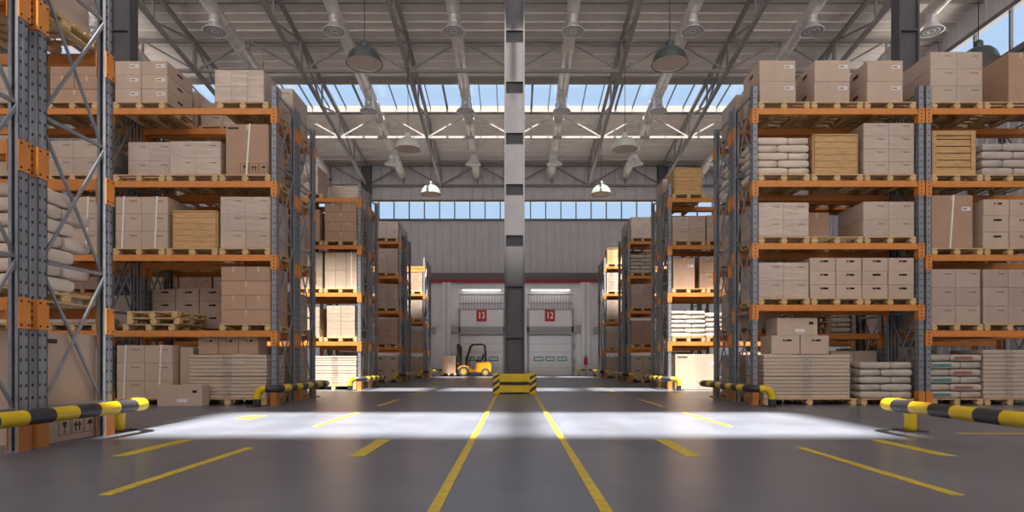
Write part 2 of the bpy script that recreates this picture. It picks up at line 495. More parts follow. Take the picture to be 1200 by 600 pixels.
# ------------------------------------------------------------------ dock doors
def dock(cx, num):
    """sectional door with three windows, track header, ribbed upper panel"""
    y = YF - .03
    side = 'left' if cx < 0 else 'right'
    t = ob('door_' + num, MB().box((0, -.03, 1.38), (2.9, .06, 2.76), 'white'), None, (cx, y, 0), kind='structure')
    g = MB()
    for z in (.55, 1.1, 1.65, 2.2): g.box((0, -.065, z), (2.88, .012, .018), 'grey')
    ob('panel_seams', g, t)
    for i in (-1, 0, 1):
        f = ob('door_window', MB().box((i * .82, -.075, 1.17), (.64, .03, .3), 'fascia'), t)
        ob('pane', MB().box((i * .82, -.095, 1.17), (.54, .012, .2), 'dglass'), f)
    ob('door_header', MB().box((0, -.16, 2.92), (3.2, .26, .12), 'grey').box((0, -.1, 3.18), (3.3, .12, .4), 'grey'), t)
    for sg in (-1, 1):
        ob('track', MB().box((sg * 1.53, -.08, 2.3), (.12, .16, 4.6), 'grey').box((sg * 1.66, -.05, 2.3), (.08, .1, 4.6), 'white'), t)
    ob('motor_box', MB().cbox((1.95 if cx > 0 else -1.95, -.18, 3.2), (.62, .3, .48), 'grey', .02), t)
    ob('upper_panel', MB().box((0, -.04, 3.95), (2.95, .08, 1.2), 'white'), t)
    r = MB().box((0, -.03, 5.1), (2.95, .05, 1.0), 'wallsheet')
    for k in range(15): r.box((-1.4 + k * .2, -.07, 5.1), (.06, .04, .94), 'white')
    r.box((0, -.08, 4.6), (3.1, .1, .06), 'grey').box((0, -.08, 5.0), (3.1, .08, .05), 'grey').box((0, -.08, 5.62), (3.1, .1, .06), 'grey')
    ob('ribbed_transom', r, t)
    for z in (2.0, 1.0, .5): ob('bumper', MB().cbox((1.62 if cx > 0 else -1.62, -.14, z), (.12, .12, .4), 'grey', .02), t)
    s = thing('dock_sign', f'red square dock sign reading {num} above the {"far left" if cx < 0 else "far right"} dock door', 'sign', (cx - .02 if cx < 0 else cx - .03, y - .1, 4.14))
    ob('sign_plate', MB().cbox((0, 0, 0), (.7, .03, .78), 'signred', .01), s)
    cu = bpy.data.curves.new('numerals', 'FONT'); cu.body = num; cu.size = .62; cu.align_x = 'CENTER'; cu.align_y = 'CENTER'; cu.extrude = .004; cu.offset = .012
    cu.materials.append(M_['signwhite'])
    tmp = bpy.data.objects.new('numerals', cu); me = bpy.data.meshes.new_from_object(tmp); bpy.data.objects.remove(tmp)
    o = bpy.data.objects.new('numerals', me); COL.objects.link(o); o.parent = s; o.location = (0, -.02, 0); o.rotation_euler = (PI / 2, 0, 0); o.scale = (.82, 1, 1)
    l = thing('tube_light', f'lit white tube lamp over the {"left" if cx < 0 else "right"} dock door under the red band', 'lamp', (cx, YF - .42, 5.86))
    ob('housing', MB().cbox((0, .06, .06), (2.7, .14, .08), 'grey', .01), l)
    ob('tube', MB().tube([(-1.3, 0, 0), (1.3, 0, 0)], .045, 'tube', 10), l)
    for bx in (-1.1, 1.1): ob('bracket', MB().box((bx, .27, .08), (.06, .3, .05), 'grey'), l)
dock(-2.25, '13'); dock(2.46, '12')
for sg in (-1, 1):   # neighbouring docks, mostly behind the racks
    d = ob('door_' + ('14' if sg < 0 else '11'), MB().box((0, -.03, 1.38), (2.9, .06, 2.76), 'white').box((0, -.1, 3.1), (3.3, .2, .5), 'grey'), None, (sg * 7.1, YF - .03, 0), kind='structure')
    for i in (-1, 0, 1):
        f = ob('door_window', MB().box((i * .82, -.075, 1.17), (.64, .03, .3), 'fascia'), d)
        ob('pane', MB().box((i * .82, -.095, 1.17), (.54, .012, .2), 'dglass'), f)

# ------------------------------------------------------------------ floor paint
def mark(x0, x1, y0, y1): ob('floor_marking', MB().box(((x0 + x1) / 2, (y0 + y1) / 2, .002), (abs(x1 - x0), y1 - y0, .004), 'paint'), kind='structure')
mark(-.565, -.485, 1.5, 17.7); mark(.555, .635, 1.5, 17.7)
for x, wd in ((-1.62, .16), (1.83, .16)): mark(x - wd / 2, x + wd / 2, 6.1, 7.45)
for x in (-2.98, 3.22):
    for y0 in (4.34, 8.93, 13., 17.5, 22., 26.5): mark(x - .05, x + .05, y0, y0 + 2.4)
mark(-4.14, -3.98, 6.15, 7.4); mark(4.39, 4.55, 6.15, 7.4)
mark(-4.75, -4.45, 10.1, 10.75); mark(6., 8., 8.05, 8.13)

# ------------------------------------------------------------------ goods
def ink_arrow(b, x, z, s, y):
    b.poly([(x - s * .1, y, z), (x + s * .1, y, z), (x + s * .1, y, z + s * .5), (x - s * .1, y, z + s * .5)], 'ink')
    b.poly([(x - s * .3, y, z + s * .5), (x + s * .3, y, z + s * .5), (x, y, z + s)], 'ink')
def ink_glass(b, x, z, s, y):
    b.poly([(x - s * .3, y, z + s), (x - s * .12, y, z + s * .45), (x + s * .12, y, z + s * .45), (x + s * .3, y, z + s)], 'ink')
    b.poly([(x - s * .05, y, z), (x + s * .05, y, z), (x + s * .05, y, z + s * .5), (x - s * .05, y, z + s * .5)], 'ink')
    b.poly([(x - s * .22, y, z), (x + s * .22, y, z), (x + s * .22, y, z + s * .07), (x - s * .22, y, z + s * .07)], 'ink')
def ink_umbrella(b, x, z, s, y):
    b.poly([(x + s * .4 * math.cos(a), y, z + s * .5 + s * .45 * math.sin(a)) for a in [PI * k / 8 for k in range(9)]], 'ink')
    b.poly([(x - s * .04, y, z), (x + s * .04, y, z), (x + s * .04, y, z + s * .5), (x - s * .04, y, z + s * .5)], 'ink')

def carton_mb(w, d, h, style, k):
    b = MB().cbox((0, 0, h / 2), (w, d, h), k, .007)
    yf = -d / 2 - .002
    tp = .05
    b.box((0, 0, h + .0005), (tp, d - .02, .002), 'tape')
    b.box((0, yf + .001, h - .06), (tp, .002, .12), 'tape')
    if 'hand' in style:
        a, z = min(.12, w * .16), h * .74
        b.poly([(a * c + (w * .06), yf, z + s_ * .022) for c, s_ in ((-.8, -1), (.8, -1), (1, -.5), (1, .5), (.8, 1), (-.8, 1), (-1, .5), (-1, -.5))], 'hole')
    if 'corner' in style:
        z, x0 = h * .7, w * .34
        b.poly([(x0 + .05 * c, yf, z + s_ * .03) for c, s_ in ((-1, -1), (1, -1), (1, 1), (-1, 1))], 'hole')
        b.poly([(-.05, yf, h * .2), (.17, yf, h * .2), (.17, yf, h * .2 + .07), (-.05, yf, h * .2 + .07)], 'label')
    if 'label' in style:
        x1, z1 = w * .5 - .05, h * .78
        b.poly([(x1 - .2, yf, z1 - .08), (x1, yf, z1 - .08), (x1, yf, z1), (x1 - .2, yf, z1)], 'label')
        b.poly([(x1 - .18, yf - .001, z1 - .05), (x1 - .08, yf - .001, z1 - .05), (x1 - .08, yf - .001, z1 - .03), (x1 - .18, yf - .001, z1 - .03)], 'ink')
        for sx_ in (-1, 1):
            X = sx_ * (w / 2 + .002)
            f = [(X, -.12, h * .55), (X, .1, h * .55), (X, .1, h * .72), (X, -.12, h * .72)]
            b.poly(f if sx_ > 0 else f[::-1], 'ink' if 'dark' in style else 'label')
    if 'text' in style:
        z = h * .72
        for i in range(4):
            x = w * .02 + i * w * .09
            if i == 0: ink_arrow(b, x, z, .05, yf)
            else: b.poly([(x - .018, yf, z), (x + .018, yf, z), (x + .018, yf, z + .022), (x - .018, yf, z + .022)], 'ink')
    if 'sym' in style:
        s = .16 if h > .8 else .09
        z, x0 = h * .07, w * .5 - s * 3.9
        for i, fn in enumerate((ink_glass, ink_arrow, ink_umbrella)):
            x = x0 + i * s * 1.35 + s * .5
            o, e = s * .62, s * .56
            for q in (((x - o, z - s * .1), (x + o, z - s * .06)), ((x - o, z + s * 1.14), (x + o, z + s * 1.18)),
                      ((x - o, z - s * .1), (x - e, z + s * 1.18)), ((x + e, z - s * .1), (x + o, z + s * 1.18))):
                (xa, za), (xb, zb) = q
                b.poly([(xa, yf, za), (xb, yf, za), (xb, yf, zb), (xa, yf, zb)], 'ink')
            if fn is ink_arrow:
                fn(b, x - s * .2, z + s * .1, s * .8, yf); fn(b, x + s * .2, z + s * .1, s * .8, yf)
            else: fn(b, x, z + s * .1, s * .8, yf)
        b.poly([(-w * .45, yf, h * .9), (-w * .2, yf, h * .9), (-w * .2, yf, h * .94), (-w * .45, yf, h * .94)], 'ink')
    return b
def carton_me(w, d, h, style='', k='carton'):
    w, d, h = round(w, 3), round(d, 3), round(h, 3)
    return cached(('carton', w, d, h, style, k), lambda: carton_mb(w, d, h, style, k))

def pallet_parts(w, d):
    n = 7; bw = .1
    deck = MB()
    for i in range(n):
        y = -d / 2 + bw / 2 + (d - bw) * i / (n - 1)
        deck.box((0, y, .132), (w, bw, .022), 'wood')
    for x in (-1, 0, 1): deck.box((x * (w / 2 - .06), 0, .11), (.1, d, .022), 'wood')
    return deck
def pallet(label, cx, cy, z, w=1.16, d=1.2, rz=0., fine=True, group=None):
    t = thing('wooden_pallet', label, 'pallet', (cx, cy, z), rz, group)
    w, d = round(w, 2), round(d, 2)
    ob('deck', cached(('deck', w, d), lambda: pallet_parts(w, d)), t)
    xs = (-w / 2 + .07, 0, w / 2 - .07)
    for x in xs:
        ob('bottom_board', cached(('bottom_board', d), lambda: MB().box((0, 0, .011), (.1, d, .022), 'wood')), t, (x, 0, 0))
        for y in (-d / 2 + .075, 0, d / 2 - .075):
            if fine or y < 0 or x != 0:
                ob('block', cached(('block',), lambda: MB().cbox((0, 0, .0605), (.14, .145, .077), 'wood', .006)), t, (x, y, 0))
    return t
PH = .144

def strap_mb(w, d, h, x, slant=0.):
    b = MB()
    b.bar((x, -d / 2 - .006, .006), (x + slant, -d / 2 - .006, h), .006, .035, 'strap')
    b.v = b.v  # front run
    b.box((x + slant, 0, h + .005), (.035, d + .02, .006), 'strap')
    b.bar((x, d / 2 + .006, .006), (x + slant, d / 2 + .006, h), .006, .035, 'strap')
    return b

def wrapped(loc, cx, y0, z, w=1.15, d=1.05, h=1.1, nx=2, nz=3, ny=1, style='text', k='carton', film=True, look=None):
    t = thing('wrapped_carton_load', f'{look or "stretch-wrapped beige cartons"}, {loc}', 'carton load', (cx, y0 + d / 2, z))
    cw, chh, cdp = w / nx, h / nz, d / ny
    for i in range(nx):
        for q in range(ny):
            for j in range(nz):
                ob('carton', carton_me(cw - .006, cdp - .006, chh - .003, style if q == 0 else '', k), t,
                   (-w / 2 + cw * (i + .5), -d / 2 + cdp * (q + .5), chh * j))
    if film:
        key = ('stretch_film', round(w, 2), round(d, 2), round(h, 2))
        ob('stretch_film', cached(key, lambda: MB().cbox((0, 0, h / 2 + .01), (w + .03, d + .03, h + .012), 'film', .03)), t)
    return t
def strapped(loc, cx, y0, z, w=1.2, d=1.05, h=1.19, nx=2, nz=3, straps=(-.37, .26), slant=.05, style='text', k='carton'):
    t = wrapped(loc, cx, y0, z, w, d, h, nx, nz, 1, style, k, False, 'cartons bound by white straps')
    t.name = 'strapped_carton_load'
    for s in straps: ob('strap', strap_mb(w, d, h, s * w, slant), t)
    return t
ORD = ['bottom', 'second', 'third', 'fourth', 'fifth', 'sixth', 'seventh']
def layer_word(j, n): return 'only' if n == 1 else 'top' if j == n - 1 else ORD[j]
def col_word(i, n): return '' if n == 1 else (['left', 'right'] if n == 2 else ['left', 'centre', 'right'])[i]
def stack(loc, cx, y0, z, cw=.59, chh=.31, nx=2, nz=3, d=1.0, style='hand', k='carton', look='carton', gap=.012):
    """loose cartons, each one a thing"""
    for i in range(nx):
        for j in range(nz):
            o = ob('carton', carton_me(cw, d, chh - .002, style, k), None, (cx + (i - (nx - 1) / 2) * (cw + gap) + R.uniform(-.006, .006), y0 + d / 2 + R.uniform(0, .012), z + j * chh), R.uniform(-.008, .008))
            p = ' '.join(x for x in (layer_word(j, nz) if nz > 1 else '', col_word(i, nx)) if x)
            tag(o, f'{look}{" " + p if p else ""}, {loc}', 'carton', 'loose ' + look + 's')
def bricks(loc, cx, y0, z, w=1.15, chh=.33, nz=4, d=1.0, k='carton_brown', look='brown carton'):
    for j in range(nz):
        parts = [(-.25, .49), (.25, .49)] if j % 2 else [(0, .99)]
        for i, (o_, ww) in enumerate(parts):
            o = ob('carton', carton_me(ww * w, d, chh - .004, '', k), None, (cx + o_ * w, y0 + d / 2 + R.uniform(0, .012), z + j * chh), R.uniform(-.006, .006))
            p = layer_word(j, nz) + (' ' + col_word(i, 2) if j % 2 else '')
            tag(o, f'{look} {p}, {loc}', 'carton', 'brick-laid ' + look + 's')

def sack_mb(L_, W, H, k, pr=0):
    """stuffed pillow sack with flattened ends"""
    b = MB(); nu, nv = 16, 20
    rr = random.Random(int(L_ * 100 + W * 10 + pr))
    vs = []
    for i in range(nu + 1):
        a = i / nu * 2 - 1; a = math.copysign(1 - (1 - abs(a)) ** 2, a)
        ex = 1 - abs(a) ** 16 * .5
        for j in range(nv):
            t = 2 * PI * j / nv
            c, s = math.cos(t), math.sin(t)
            y = math.copysign(abs(c) ** .24, c) * W / 2 * (1 - .03 * abs(a) ** 6)
            zz = math.copysign(abs(s) ** .26, s) * (H / 2 - .005) * (.3 + .7 * ex) 
            vs.append((a * L_ / 2, y + rr.uniform(-.004, .004), H / 2 + zz + rr.uniform(-.003, .003)))
    fs = [(i * nv + j, (i + 1) * nv + j, (i + 1) * nv + (j + 1) % nv, i * nv + (j + 1) % nv) for i in range(nu) for j in range(nv)]
    fs += [tuple(range(nv)), tuple(nu * nv + j for j in reversed(range(nv)))]
    b.add(vs, fs, k, True)
    return b
def sack_print(L_, W, H, k):
    """printed stripe on the long front edge of a sack"""
    y = -W / 2 - .004; z0, z1 = H * .32, H * .68
    return MB().poly([(-L_ * .38, y, z0), (L_ * .2, y, z0), (L_ * .2, y, z1), (-L_ * .38, y, z1)], k)
def sacks(loc, cx, y0, z, nz=5, hh=.172, back=False, k='sack', look='pale paper sack', printed=False, w=1.165):
    for j in range(nz):
        lo = -1 if j % 2 else 1
        items = [('long', -lo * (w / 2 - .345), .24, 0.), ('end-on', lo * (w / 2 - .23), .365, PI / 2)]
        if back: items.append(('behind', -lo * (w / 2 - .345), .735, 0.))
        for nm, dx, dy, rz in items:
            me = cached(('sack', hh, k), lambda: sack_mb(.69, .46, hh, k))
            o = ob('sack', me, None, (cx + dx + R.uniform(-.006, .006), y0 + dy + R.uniform(-.006, .006), z + j * hh), rz + R.uniform(-.01, .01) + (PI if R.random() < .5 and not printed else 0))
            if printed and nm == 'long':
                pc = 'teal' if j % 2 == 0 else 'red_print'
                ob('printed_band', cached(('printed_band', pc), lambda: sack_print(.7, .47, hh, pc)), o)
            tag(o, f'{look} {layer_word(j, nz)} {nm}, {loc}', 'sack', look + 's')

def bundle(loc, cx, y0, z, w=1.9, d=1.05, h=.5, n=6, pos='', band=True, look='flat carton sheets'):
    """strapped bundle of flat sheets"""
    t = thing('sheet_bundle', f'{look}{" " + pos if pos else ""}, {loc}', 'sheet bundle', (cx, y0 + d / 2, z))
    th = h / n
    for j in range(n):
        ob('sheet', cached(('sheet', round(w, 2), round(d, 2), round(th, 3)), lambda: MB().cbox((0, 0, th / 2 - .002), (w, d, th - .005), 'sheet', .012)), t, (R.uniform(-.008, .008), R.uniform(-.004, .006), j * th))
    if band:
        ob('band', MB().box((0, -d / 2 - .014, h / 2), (.2, .006, h), 'film').box((0, 0, h + .004), (.2, d + .02, .004), 'film'), t)
    return t

def crate(loc, cx, y0, z, w=.98, d=.95, h=.92, framed=False, look=None):
    t = thing('wooden_crate', f'{look or ("framed slatted wooden crate" if framed else "plain boarded wooden crate")}, {loc}', 'crate', (cx, y0 + d / 2, z))
    n = 6; ph = (h - .06) / n
    def panel(ww):
        b = MB()
        for i in range(n): b.box((R.uniform(-.003, .003), R.uniform(-.003, .003), .03 + ph * (i + .5)), (ww, .022, ph - (.02 if framed else .007)), 'crate')
        return b
    pf = panel(w - .04)
    ob('front_panel', pf, t, (0, -d / 2 + .03, 0)); ob('back_panel', panel(w - .04), t, (0, d / 2 - .03, 0))
    for sg in (-1, 1): ob('side_panel', panel(d - .06), t, (sg * (w / 2 - .03), 0, 0), PI / 2)
    ob('lid', MB().box((0, 0, h - .015), (w, d, .03), 'crate'), t); ob('crate_floor', MB().box((0, 0, .015), (w - .02, d - .02, .03), 'crate'), t)
    if framed:
        for sg in (-1, 1):
            ob('frame_post', MB().cbox((sg * (w / 2 - .05), -d / 2, h / 2), (.1, .04, h), 'crate', .005), t)
            ob('frame_rail', MB().cbox((0, -d / 2, .05 if sg < 0 else h - .05), (w - .2, .04, .1), 'crate', .005), t)
    else:
        for sg in (-1, 1):
            for q in (-1, 1): ob('batten', MB().cbox((sg * (w / 2 + .006), q * (d / 2 - .08), h / 2), (.03, .1, h), 'crate', .005), t)
    return t
def single(loc, cx, y0, z, w, d, h, style='', k='carton', look='single tall carton', strap=None, rz=0.):
    o = ob('carton', carton_me(w, d, h, style, k), None, (cx, y0 + d / 2, z), rz)
    tag(o, f'{look}, {loc}', 'carton')
    if strap is not None: ob('strap', strap_mb(w, d, h + .003, strap * w, .08), o)
    return o

# ------------------------------------------------------------------ pallet racks
X0, PITCH, PW, PD, RD, RH = 5.3, 3.88, .11, .14, 1.25, 7.15
STD = (1.6, 3.3, 4.95, 6.58)
BH = .14
def post_mb():
    """upright: folded channel, open towards the rack's inside"""
    t = .012
    b = MB()
    b.box((0, -PD / 2 + t / 2, RH / 2), (PW, t, RH), 'post')
    for sg in (-1, 1):
        b.box((sg * (PW / 2 - t / 2), 0, RH / 2), (t, PD, RH), 'post')
        b.box((sg * (PW / 2 - .018), PD / 2 - t / 2, RH / 2), (.036, t, RH), 'post')
        b.box((sg * (PW / 2 + .0), -.0, RH / 2), (.004, .02, RH), 'post')
    return b
def conn_mb(sg):
    """end connector: plate folded round the upright, four bolts"""
    b = MB(); h = .34
    b.box((0, -PD / 2 - .006, 0), (PW + .03, .012, h), 'orange')
    for q in (-1, 1):
        b.box((q * (PW / 2 + .009), .0, 0), (.012, PD + .012, h), 'orange')
        for dy in (-.05, .05):
            for dz in (-.13, .13):
                b.tube([(q * (PW / 2 + .012), dy, dz), (q * (PW / 2 + .024), dy, dz)], .012, 'bolt', 6)
    for dx in (0,):
        for dz in (-.12, -.04, .04, .12): b.tube([(dx, -PD / 2 - .01, dz), (dx, -PD / 2 - .018, dz)], .016, 'bolt', 8)
    return b
def rack(sg, y0, bay, levels, label, detail=True):
    """sg: side of the aisle; bay 0 stands at the aisle"""
    xa = sg * (X0 + PITCH * bay); xb = sg * (X0 + PITCH * (bay + 1)); cx = (xa + xb) / 2
    t = thing('pallet_rack', label, 'pallet rack', (cx, y0, 0))
    hx = PITCH / 2 - PW / 2 - .027
    for ex in (-1, 1):
        for yy, fl in ((PD / 2, 0.), (RD - PD / 2, PI)):
            u = ob('upright', cached(('upright',), post_mb), t, (ex * hx, yy, 0), fl)
            ob('foot_protector', cached(('foot_protector',), lambda: MB().box((0, -PD / 2 - .012, .16), (PW + .028, .02, .3), 'orange').box((-PW / 2 - .008, 0, .16), (.012, PD + .02, .3), 'orange').box((PW / 2 + .008, 0, .16), (.012, PD + .02, .3), 'orange')), u)
            ob('base_plate', cached(('base_plate',), lambda: MB().box((0, 0, .005), (.15, .19, .01), 'brace')), u)
        zs = [.45, 2.11, 3.77, 5.43, 7.02]
        for z in zs:
            ob('horizontal_brace', cached(('horizontal_brace',), lambda: MB().box((0, RD / 2, 0), (.03, RD - 2 * PD + .06, .038), 'brace')), t, (ex * hx, 0, z))
        for z in zs[:-1]:
            for k in (0, 1):
                a, c = (PD - .03, RD - PD + .03) if k else (RD - PD + .03, PD - .03)
                ob('diagonal_brace', cached(('diagonal_brace', k), lambda: MB().bar((.02 if k else -.02, a, .03), (.02 if k else -.02, c, 1.63), .022, .036, 'brace')), t, (ex * hx, 0, z))
    for z in levels:
        for yy, fl in ((.0, 0.), (RD, PI)):
            bm_ = ob('beam', cached(('beam',), lambda: MB().box((0, .045, 0), (PITCH - 2 * PW - .08, .05, BH), 'orange').box((0, .015, -.035), (PITCH - 2 * PW - .08, .02, .07), 'orange')), t, (0, yy, z), fl)
            for ex in (-1, 1):
                ob('end_connector', cached(('end_connector',), lambda: conn_mb(1)), bm_, (ex * hx, PD / 2, -.102))
    return t

SIDE = {-1: 'left', 1: 'right'}
ROWN = {-1: ['first', 'second', 'third', 'fourth', 'fifth'], 1: ['', 'first', 'second', 'third', 'fourth']}
BAYN = ['aisle', 'second', 'third']
LEVN = ['floor', 'first shelf', 'second shelf', 'third shelf', 'top shelf']
SLOTN = ['aisle end', 'middle', 'inner end']
ROWY = [5.30, 13.36, 20.7, 28.1, 35.5]
class Bay:
    def __init__(s, sg, row, face, bay, levels=STD):
        s.sg, s.bay = sg, bay
        s.y0 = ROWY[row] + face * (RD + .12)
        s.levels = levels; s.fine = row < 3
        s.where = f'{ROWN[sg][row]} {SIDE[sg]} row {"rear" if face else "front"} {BAYN[bay]} bay'
        rack(sg, s.y0, bay, levels, f'orange and grey pallet rack, {s.where}')
    def z(s, lv): return 0. if lv == 0 else s.levels[lv - 1] + BH / 2 + .003
    def loc(s, lv, sl): return f'{SLOTN[sl]} {LEVN[lv]}, {s.where}'
    def x(s, sl, dx=0.): return s.sg * (X0 + PITCH * s.bay + PW + .635 + 1.19 * sl) + dx
    def put(s, lv, sl, fn, dx=0., dy=.08, pal=True, pdx=0., pw=1.16, **kw):
        """fn stands on a pallet in slot sl of level lv"""
        z = s.z(lv); cx = s.x(sl, dx)
        wd = kw.get('w') or (kw['cw'] + .014) * kw.get('nx', 2) if ('w' in kw or 'cw' in kw) else 1.12
        lo = X0 + PITCH * s.bay + .182 + wd / 2; hi = X0 + PITCH * (s.bay + 1) - .182 - wd / 2
        cx = s.sg * min(max(abs(cx), lo), hi)
        if pal:
            pallet(f'wooden pallet, {s.loc(lv, sl)}', s.x(sl, pdx), s.y0 + RD / 2, z, w=pw, fine=s.fine); z += PH
        fn(s.loc(lv, sl), cx, s.y0 + dy, z, **kw)

R1 = (2.18, 3.56, 4.96, 6.58)
# ---- right first row, front, aisle bay
B = Bay(1, 1, 0, 0, R1)
B.put(4, 0, stack, dx=-.12, nx=1, nz=2, cw=.81, chh=.48, d=.95, style='label dark', look='label carton')
B.put(4, 1, stack, dx=-.08, nx=1, nz=2, cw=.79, chh=.48, d=.95, style='label dark', look='label carton')
B.put(4, 2, stack, dx=-.08, nx=1, nz=2, cw=.80, chh=.48, d=.95, style='label dark', look='label carton')
B.put(3, 0, sacks, dx=.0, nz=5, back=True)
B.put(3, 1, crate, dx=.0, w=.98, h=.92)
B.put(3, 2, wrapped, dx=.0, w=1.14, h=1.17, nz=4)
B.put(2, 0, wrapped, w=1.14, h=.78, nz=2, ny=2)
B.put(2, 2, wrapped, dx=.02, w=1.15, h=.80, nz=2)
B.put(2, 1, single, dx=-.1, dy=.75, w=.6, d=.42, h=.72, k='carton_brown', look='brown carton set back')
B.put(1, 0, wrapped, w=1.14, h=.81, nz=2, ny=2)
B.put(1, 1, stack, cw=.572, chh=.305, style='hand')
B.put(1, 2, stack, cw=.572, chh=.305, style='hand')
pl = 'wooden pallet, wide one under flat sheets, first right row front aisle bay'
pallet(pl, 6.62, B.y0 + RD / 2, 0, w=2.1)
for i, p in enumerate(('lower', 'upper')):
    bundle('aisle end floor, ' + B.where, 6.58, B.y0 + .08, PH + i * .5, w=1.95, h=.49, n=6, pos=p)
zz = PH + 1.0
for i, x in enumerate((6.13, 6.79)):
    tag(ob('carton', carton_me(.64, .6, .42, 'hand'), None, (x, B.y0 + .45, zz)), f'hand-hole carton, {("left", "right")[i]} of two on flat sheets, first right row front aisle bay', 'carton')
tag(ob('carton', carton_me(.92, .6, .40, 'corner'), None, (6.42, B.y0 + .5, zz + .423)), 'wide carton atop two cartons on flat sheets, first right row front aisle bay', 'carton')
pallet(f'wooden pallet, {B.loc(0, 2)}', 8.36, B.y0 + RD / 2, 0, w=1.18)
sacks(B.loc(0, 2), 8.36, B.y0 + .08, PH, nz=5, hh=.165, k='sack_grey', look='grey sack')
# ---- right first row, front, second bay
B = Bay(1, 1, 0, 1)
B.put(4, 0, wrapped, dx=-.05, w=1.17, h=1.15, nz=3)
B.put(4, 1, stack, nx=2, nz=1, cw=.56, chh=1.25, style='', k='carton_brown', look='tall brown carton', dy=.3, d=.85, dx=.75)
B.put(3, 0, crate, dx=-.05, w=.98, h=1.0, framed=True)
B.put(3, 1, sacks, nz=4, hh=.185, k='sack_grey', look='grey sack')
B.put(2, 0, single, dx=-.08, w=.93, d=.9, h=1.2, style='label', k='carton_brown', look='tall strapped carton', strap=-.05)
B.put(2, 1, stack, cw=.58, chh=.37, d=.9, style='hand', dx=.02)
B.put(1, 0, wrapped, w=1.12, h=1.24, nz=3)
B.put(1, 1, wrapped, w=1.12, h=1.24, nz=3)
B.put(0, 0, sacks, nz=6, hh=.166, k='sack_grey', look='printed grey sack', printed=True)
B.put(0, 1, bundle, w=1.12, h=1.1, n=12, look='stretch-wrapped flat sheets')
# ---- right first row, rear
B = Bay(1, 1, 1, 0)
B.put(4, 0, wrapped, w=1.1, h=.8, nz=2, ny=2); B.put(4, 1, wrapped, w=1.1, h=.7, nz=2); B.put(4, 2, wrapped, w=1.1, h=1.0, nz=3)
B.put(3, 0, sacks, nz=5, back=True); B.put(3, 2, stack, cw=.56, chh=.36, nz=2, look='plain carton', style='')
B.put(2, 0, wrapped, w=1.1, h=1.1, nz=3, ny=2); B.put(2, 1, single, w=.9, d=.9, h=.9, k='carton_brown', look='single brown carton')
B.put(1, 0, wrapped, w=1.1, h=.9, nz=2, ny=2)
for i in range(4):
    pallet(f'empty pallet {["bottom", "second", "third", "top"][i]} in stack, middle first shelf, {B.where}', B.x(1, .03 * (i % 2)), B.y0 + RD / 2, B.z(1) + PH * i, rz=.02 * (i - 1))
B.put(0, 0, wrapped, w=1.1, h=1.0, nz=3, ny=2); B.put(0, 2, stack, cw=.57, chh=.55, nz=2, look='plain carton', style='')
B = Bay(1, 1, 1, 1)
B.put(4, 0, wrapped, w=1.1, h=.9, nz=3); B.put(4, 1, wrapped, w=1.1, h=1.2, nz=3)
B.put(3, 0, wrapped, w=1.1, h=.8, nz=2)
B.put(2, 1, wrapped, w=1.1, h=1.0, nz=3)
B.put(0, 0, wrapped, w=1.1, h=1.2, nz=3)

# ---- left second row, front, aisle bay
B = Bay(-1, 1, 0, 0)
B.put(4, 2, stack, dx=.0, nx=2, nz=3, cw=.58, chh=.315, d=1.05, gap=.02, style='label dark', look='label carton')
B.put(4, 0, wrapped, dx=-.15, w=1.11, h=.74, nx=3, nz=2, style='', pdx=-.05)
B.put(3, 1, wrapped, dx=.05, w=1.14, h=.77, nz=2)
B.put(3, 0, single, dx=.03, w=.96, d=.95, h=1.15, style='sym', k='carton_brown', look='tall carton with handling symbols', strap=-.02)
B.put(3, 2, wrapped, dx=.05, dy=.35, d=.8, w=1.0, h=.85, nz=2)
B.put(2, 2, strapped, dx=.03, w=1.18, h=1.17)
B.put(2, 1, crate, dx=.03, w=.98, h=.86)
B.put(2, 0, wrapped, dx=.1, w=1.14, h=1.17, nz=3, ny=2)
B.put(1, 0, bricks, dx=.08, w=1.13, chh=.325)
for i in range(3):
    pallet(f'empty pallet {["bottom", "middle", "top"][i]} in stack, inner end first shelf, {B.where}', B.x(2, .28 + (-.06, .02, .04)[i]), B.y0 + RD / 2, B.z(1) + PH * i, rz=(.0, .05, -.04)[i])
B.put(0, 2, strapped, dx=.1, w=1.26, h=1.2, pdx=.05)
o = single(f'beside straps, inner end floor, {B.where}', -7.5, B.y0 + .3, PH, .3, .8, 1.16, look='narrow carton')
pallet(f'wooden pallet, wide one under flat sheets, {B.where}', -6.44, B.y0 + RD / 2, 0, w=1.78)
for i, p in enumerate(('lower', 'upper')):
    bundle('aisle end floor, ' + B.where, -6.46, B.y0 + .08, PH + i * .5, w=1.76, h=.49, n=6, pos=p)
for i in range(3):
    tag(ob('carton', carton_me(.44, .5, .40, 'hand', 'carton_brown'), None, (-6.93 + i * .455, B.y0 + .4, PH + 1.0)), f'hand-hole carton, {("left", "centre", "right")[i]} of three on flat sheets, {B.where}', 'carton')
tag(ob('carton', carton_me(.96, .34, .46, 'corner', 'carton'), None, (-7.28, 12.95 + .19, 0), .02), 'low wide carton on the floor in front of second left row aisle bay', 'carton')
# ---- left second row, front, second bay
B = Bay(-1, 1, 0, 1)
B.put(4, 0, bricks, dx=.05, w=1.1, chh=.31, nz=3)
B.put(4, 1, wrapped, w=1.1, h=.9)
B.put(3, 0, wrapped, w=1.12, h=.78, nz=2, dx=.03); B.put(3, 1, wrapped, w=1.1, h=.9)
B.put(2, 0, strapped, dx=.0, w=1.16, h=1.17); B.put(2, 1, strapped, w=1.16, h=1.17)
B.put(1, 0, sacks, nz=2, k='sack_grey', look='grey sack'); B.put(1, 1, sacks, nz=4)
B.put(0, 0, wrapped, w=1.1, h=1.1)
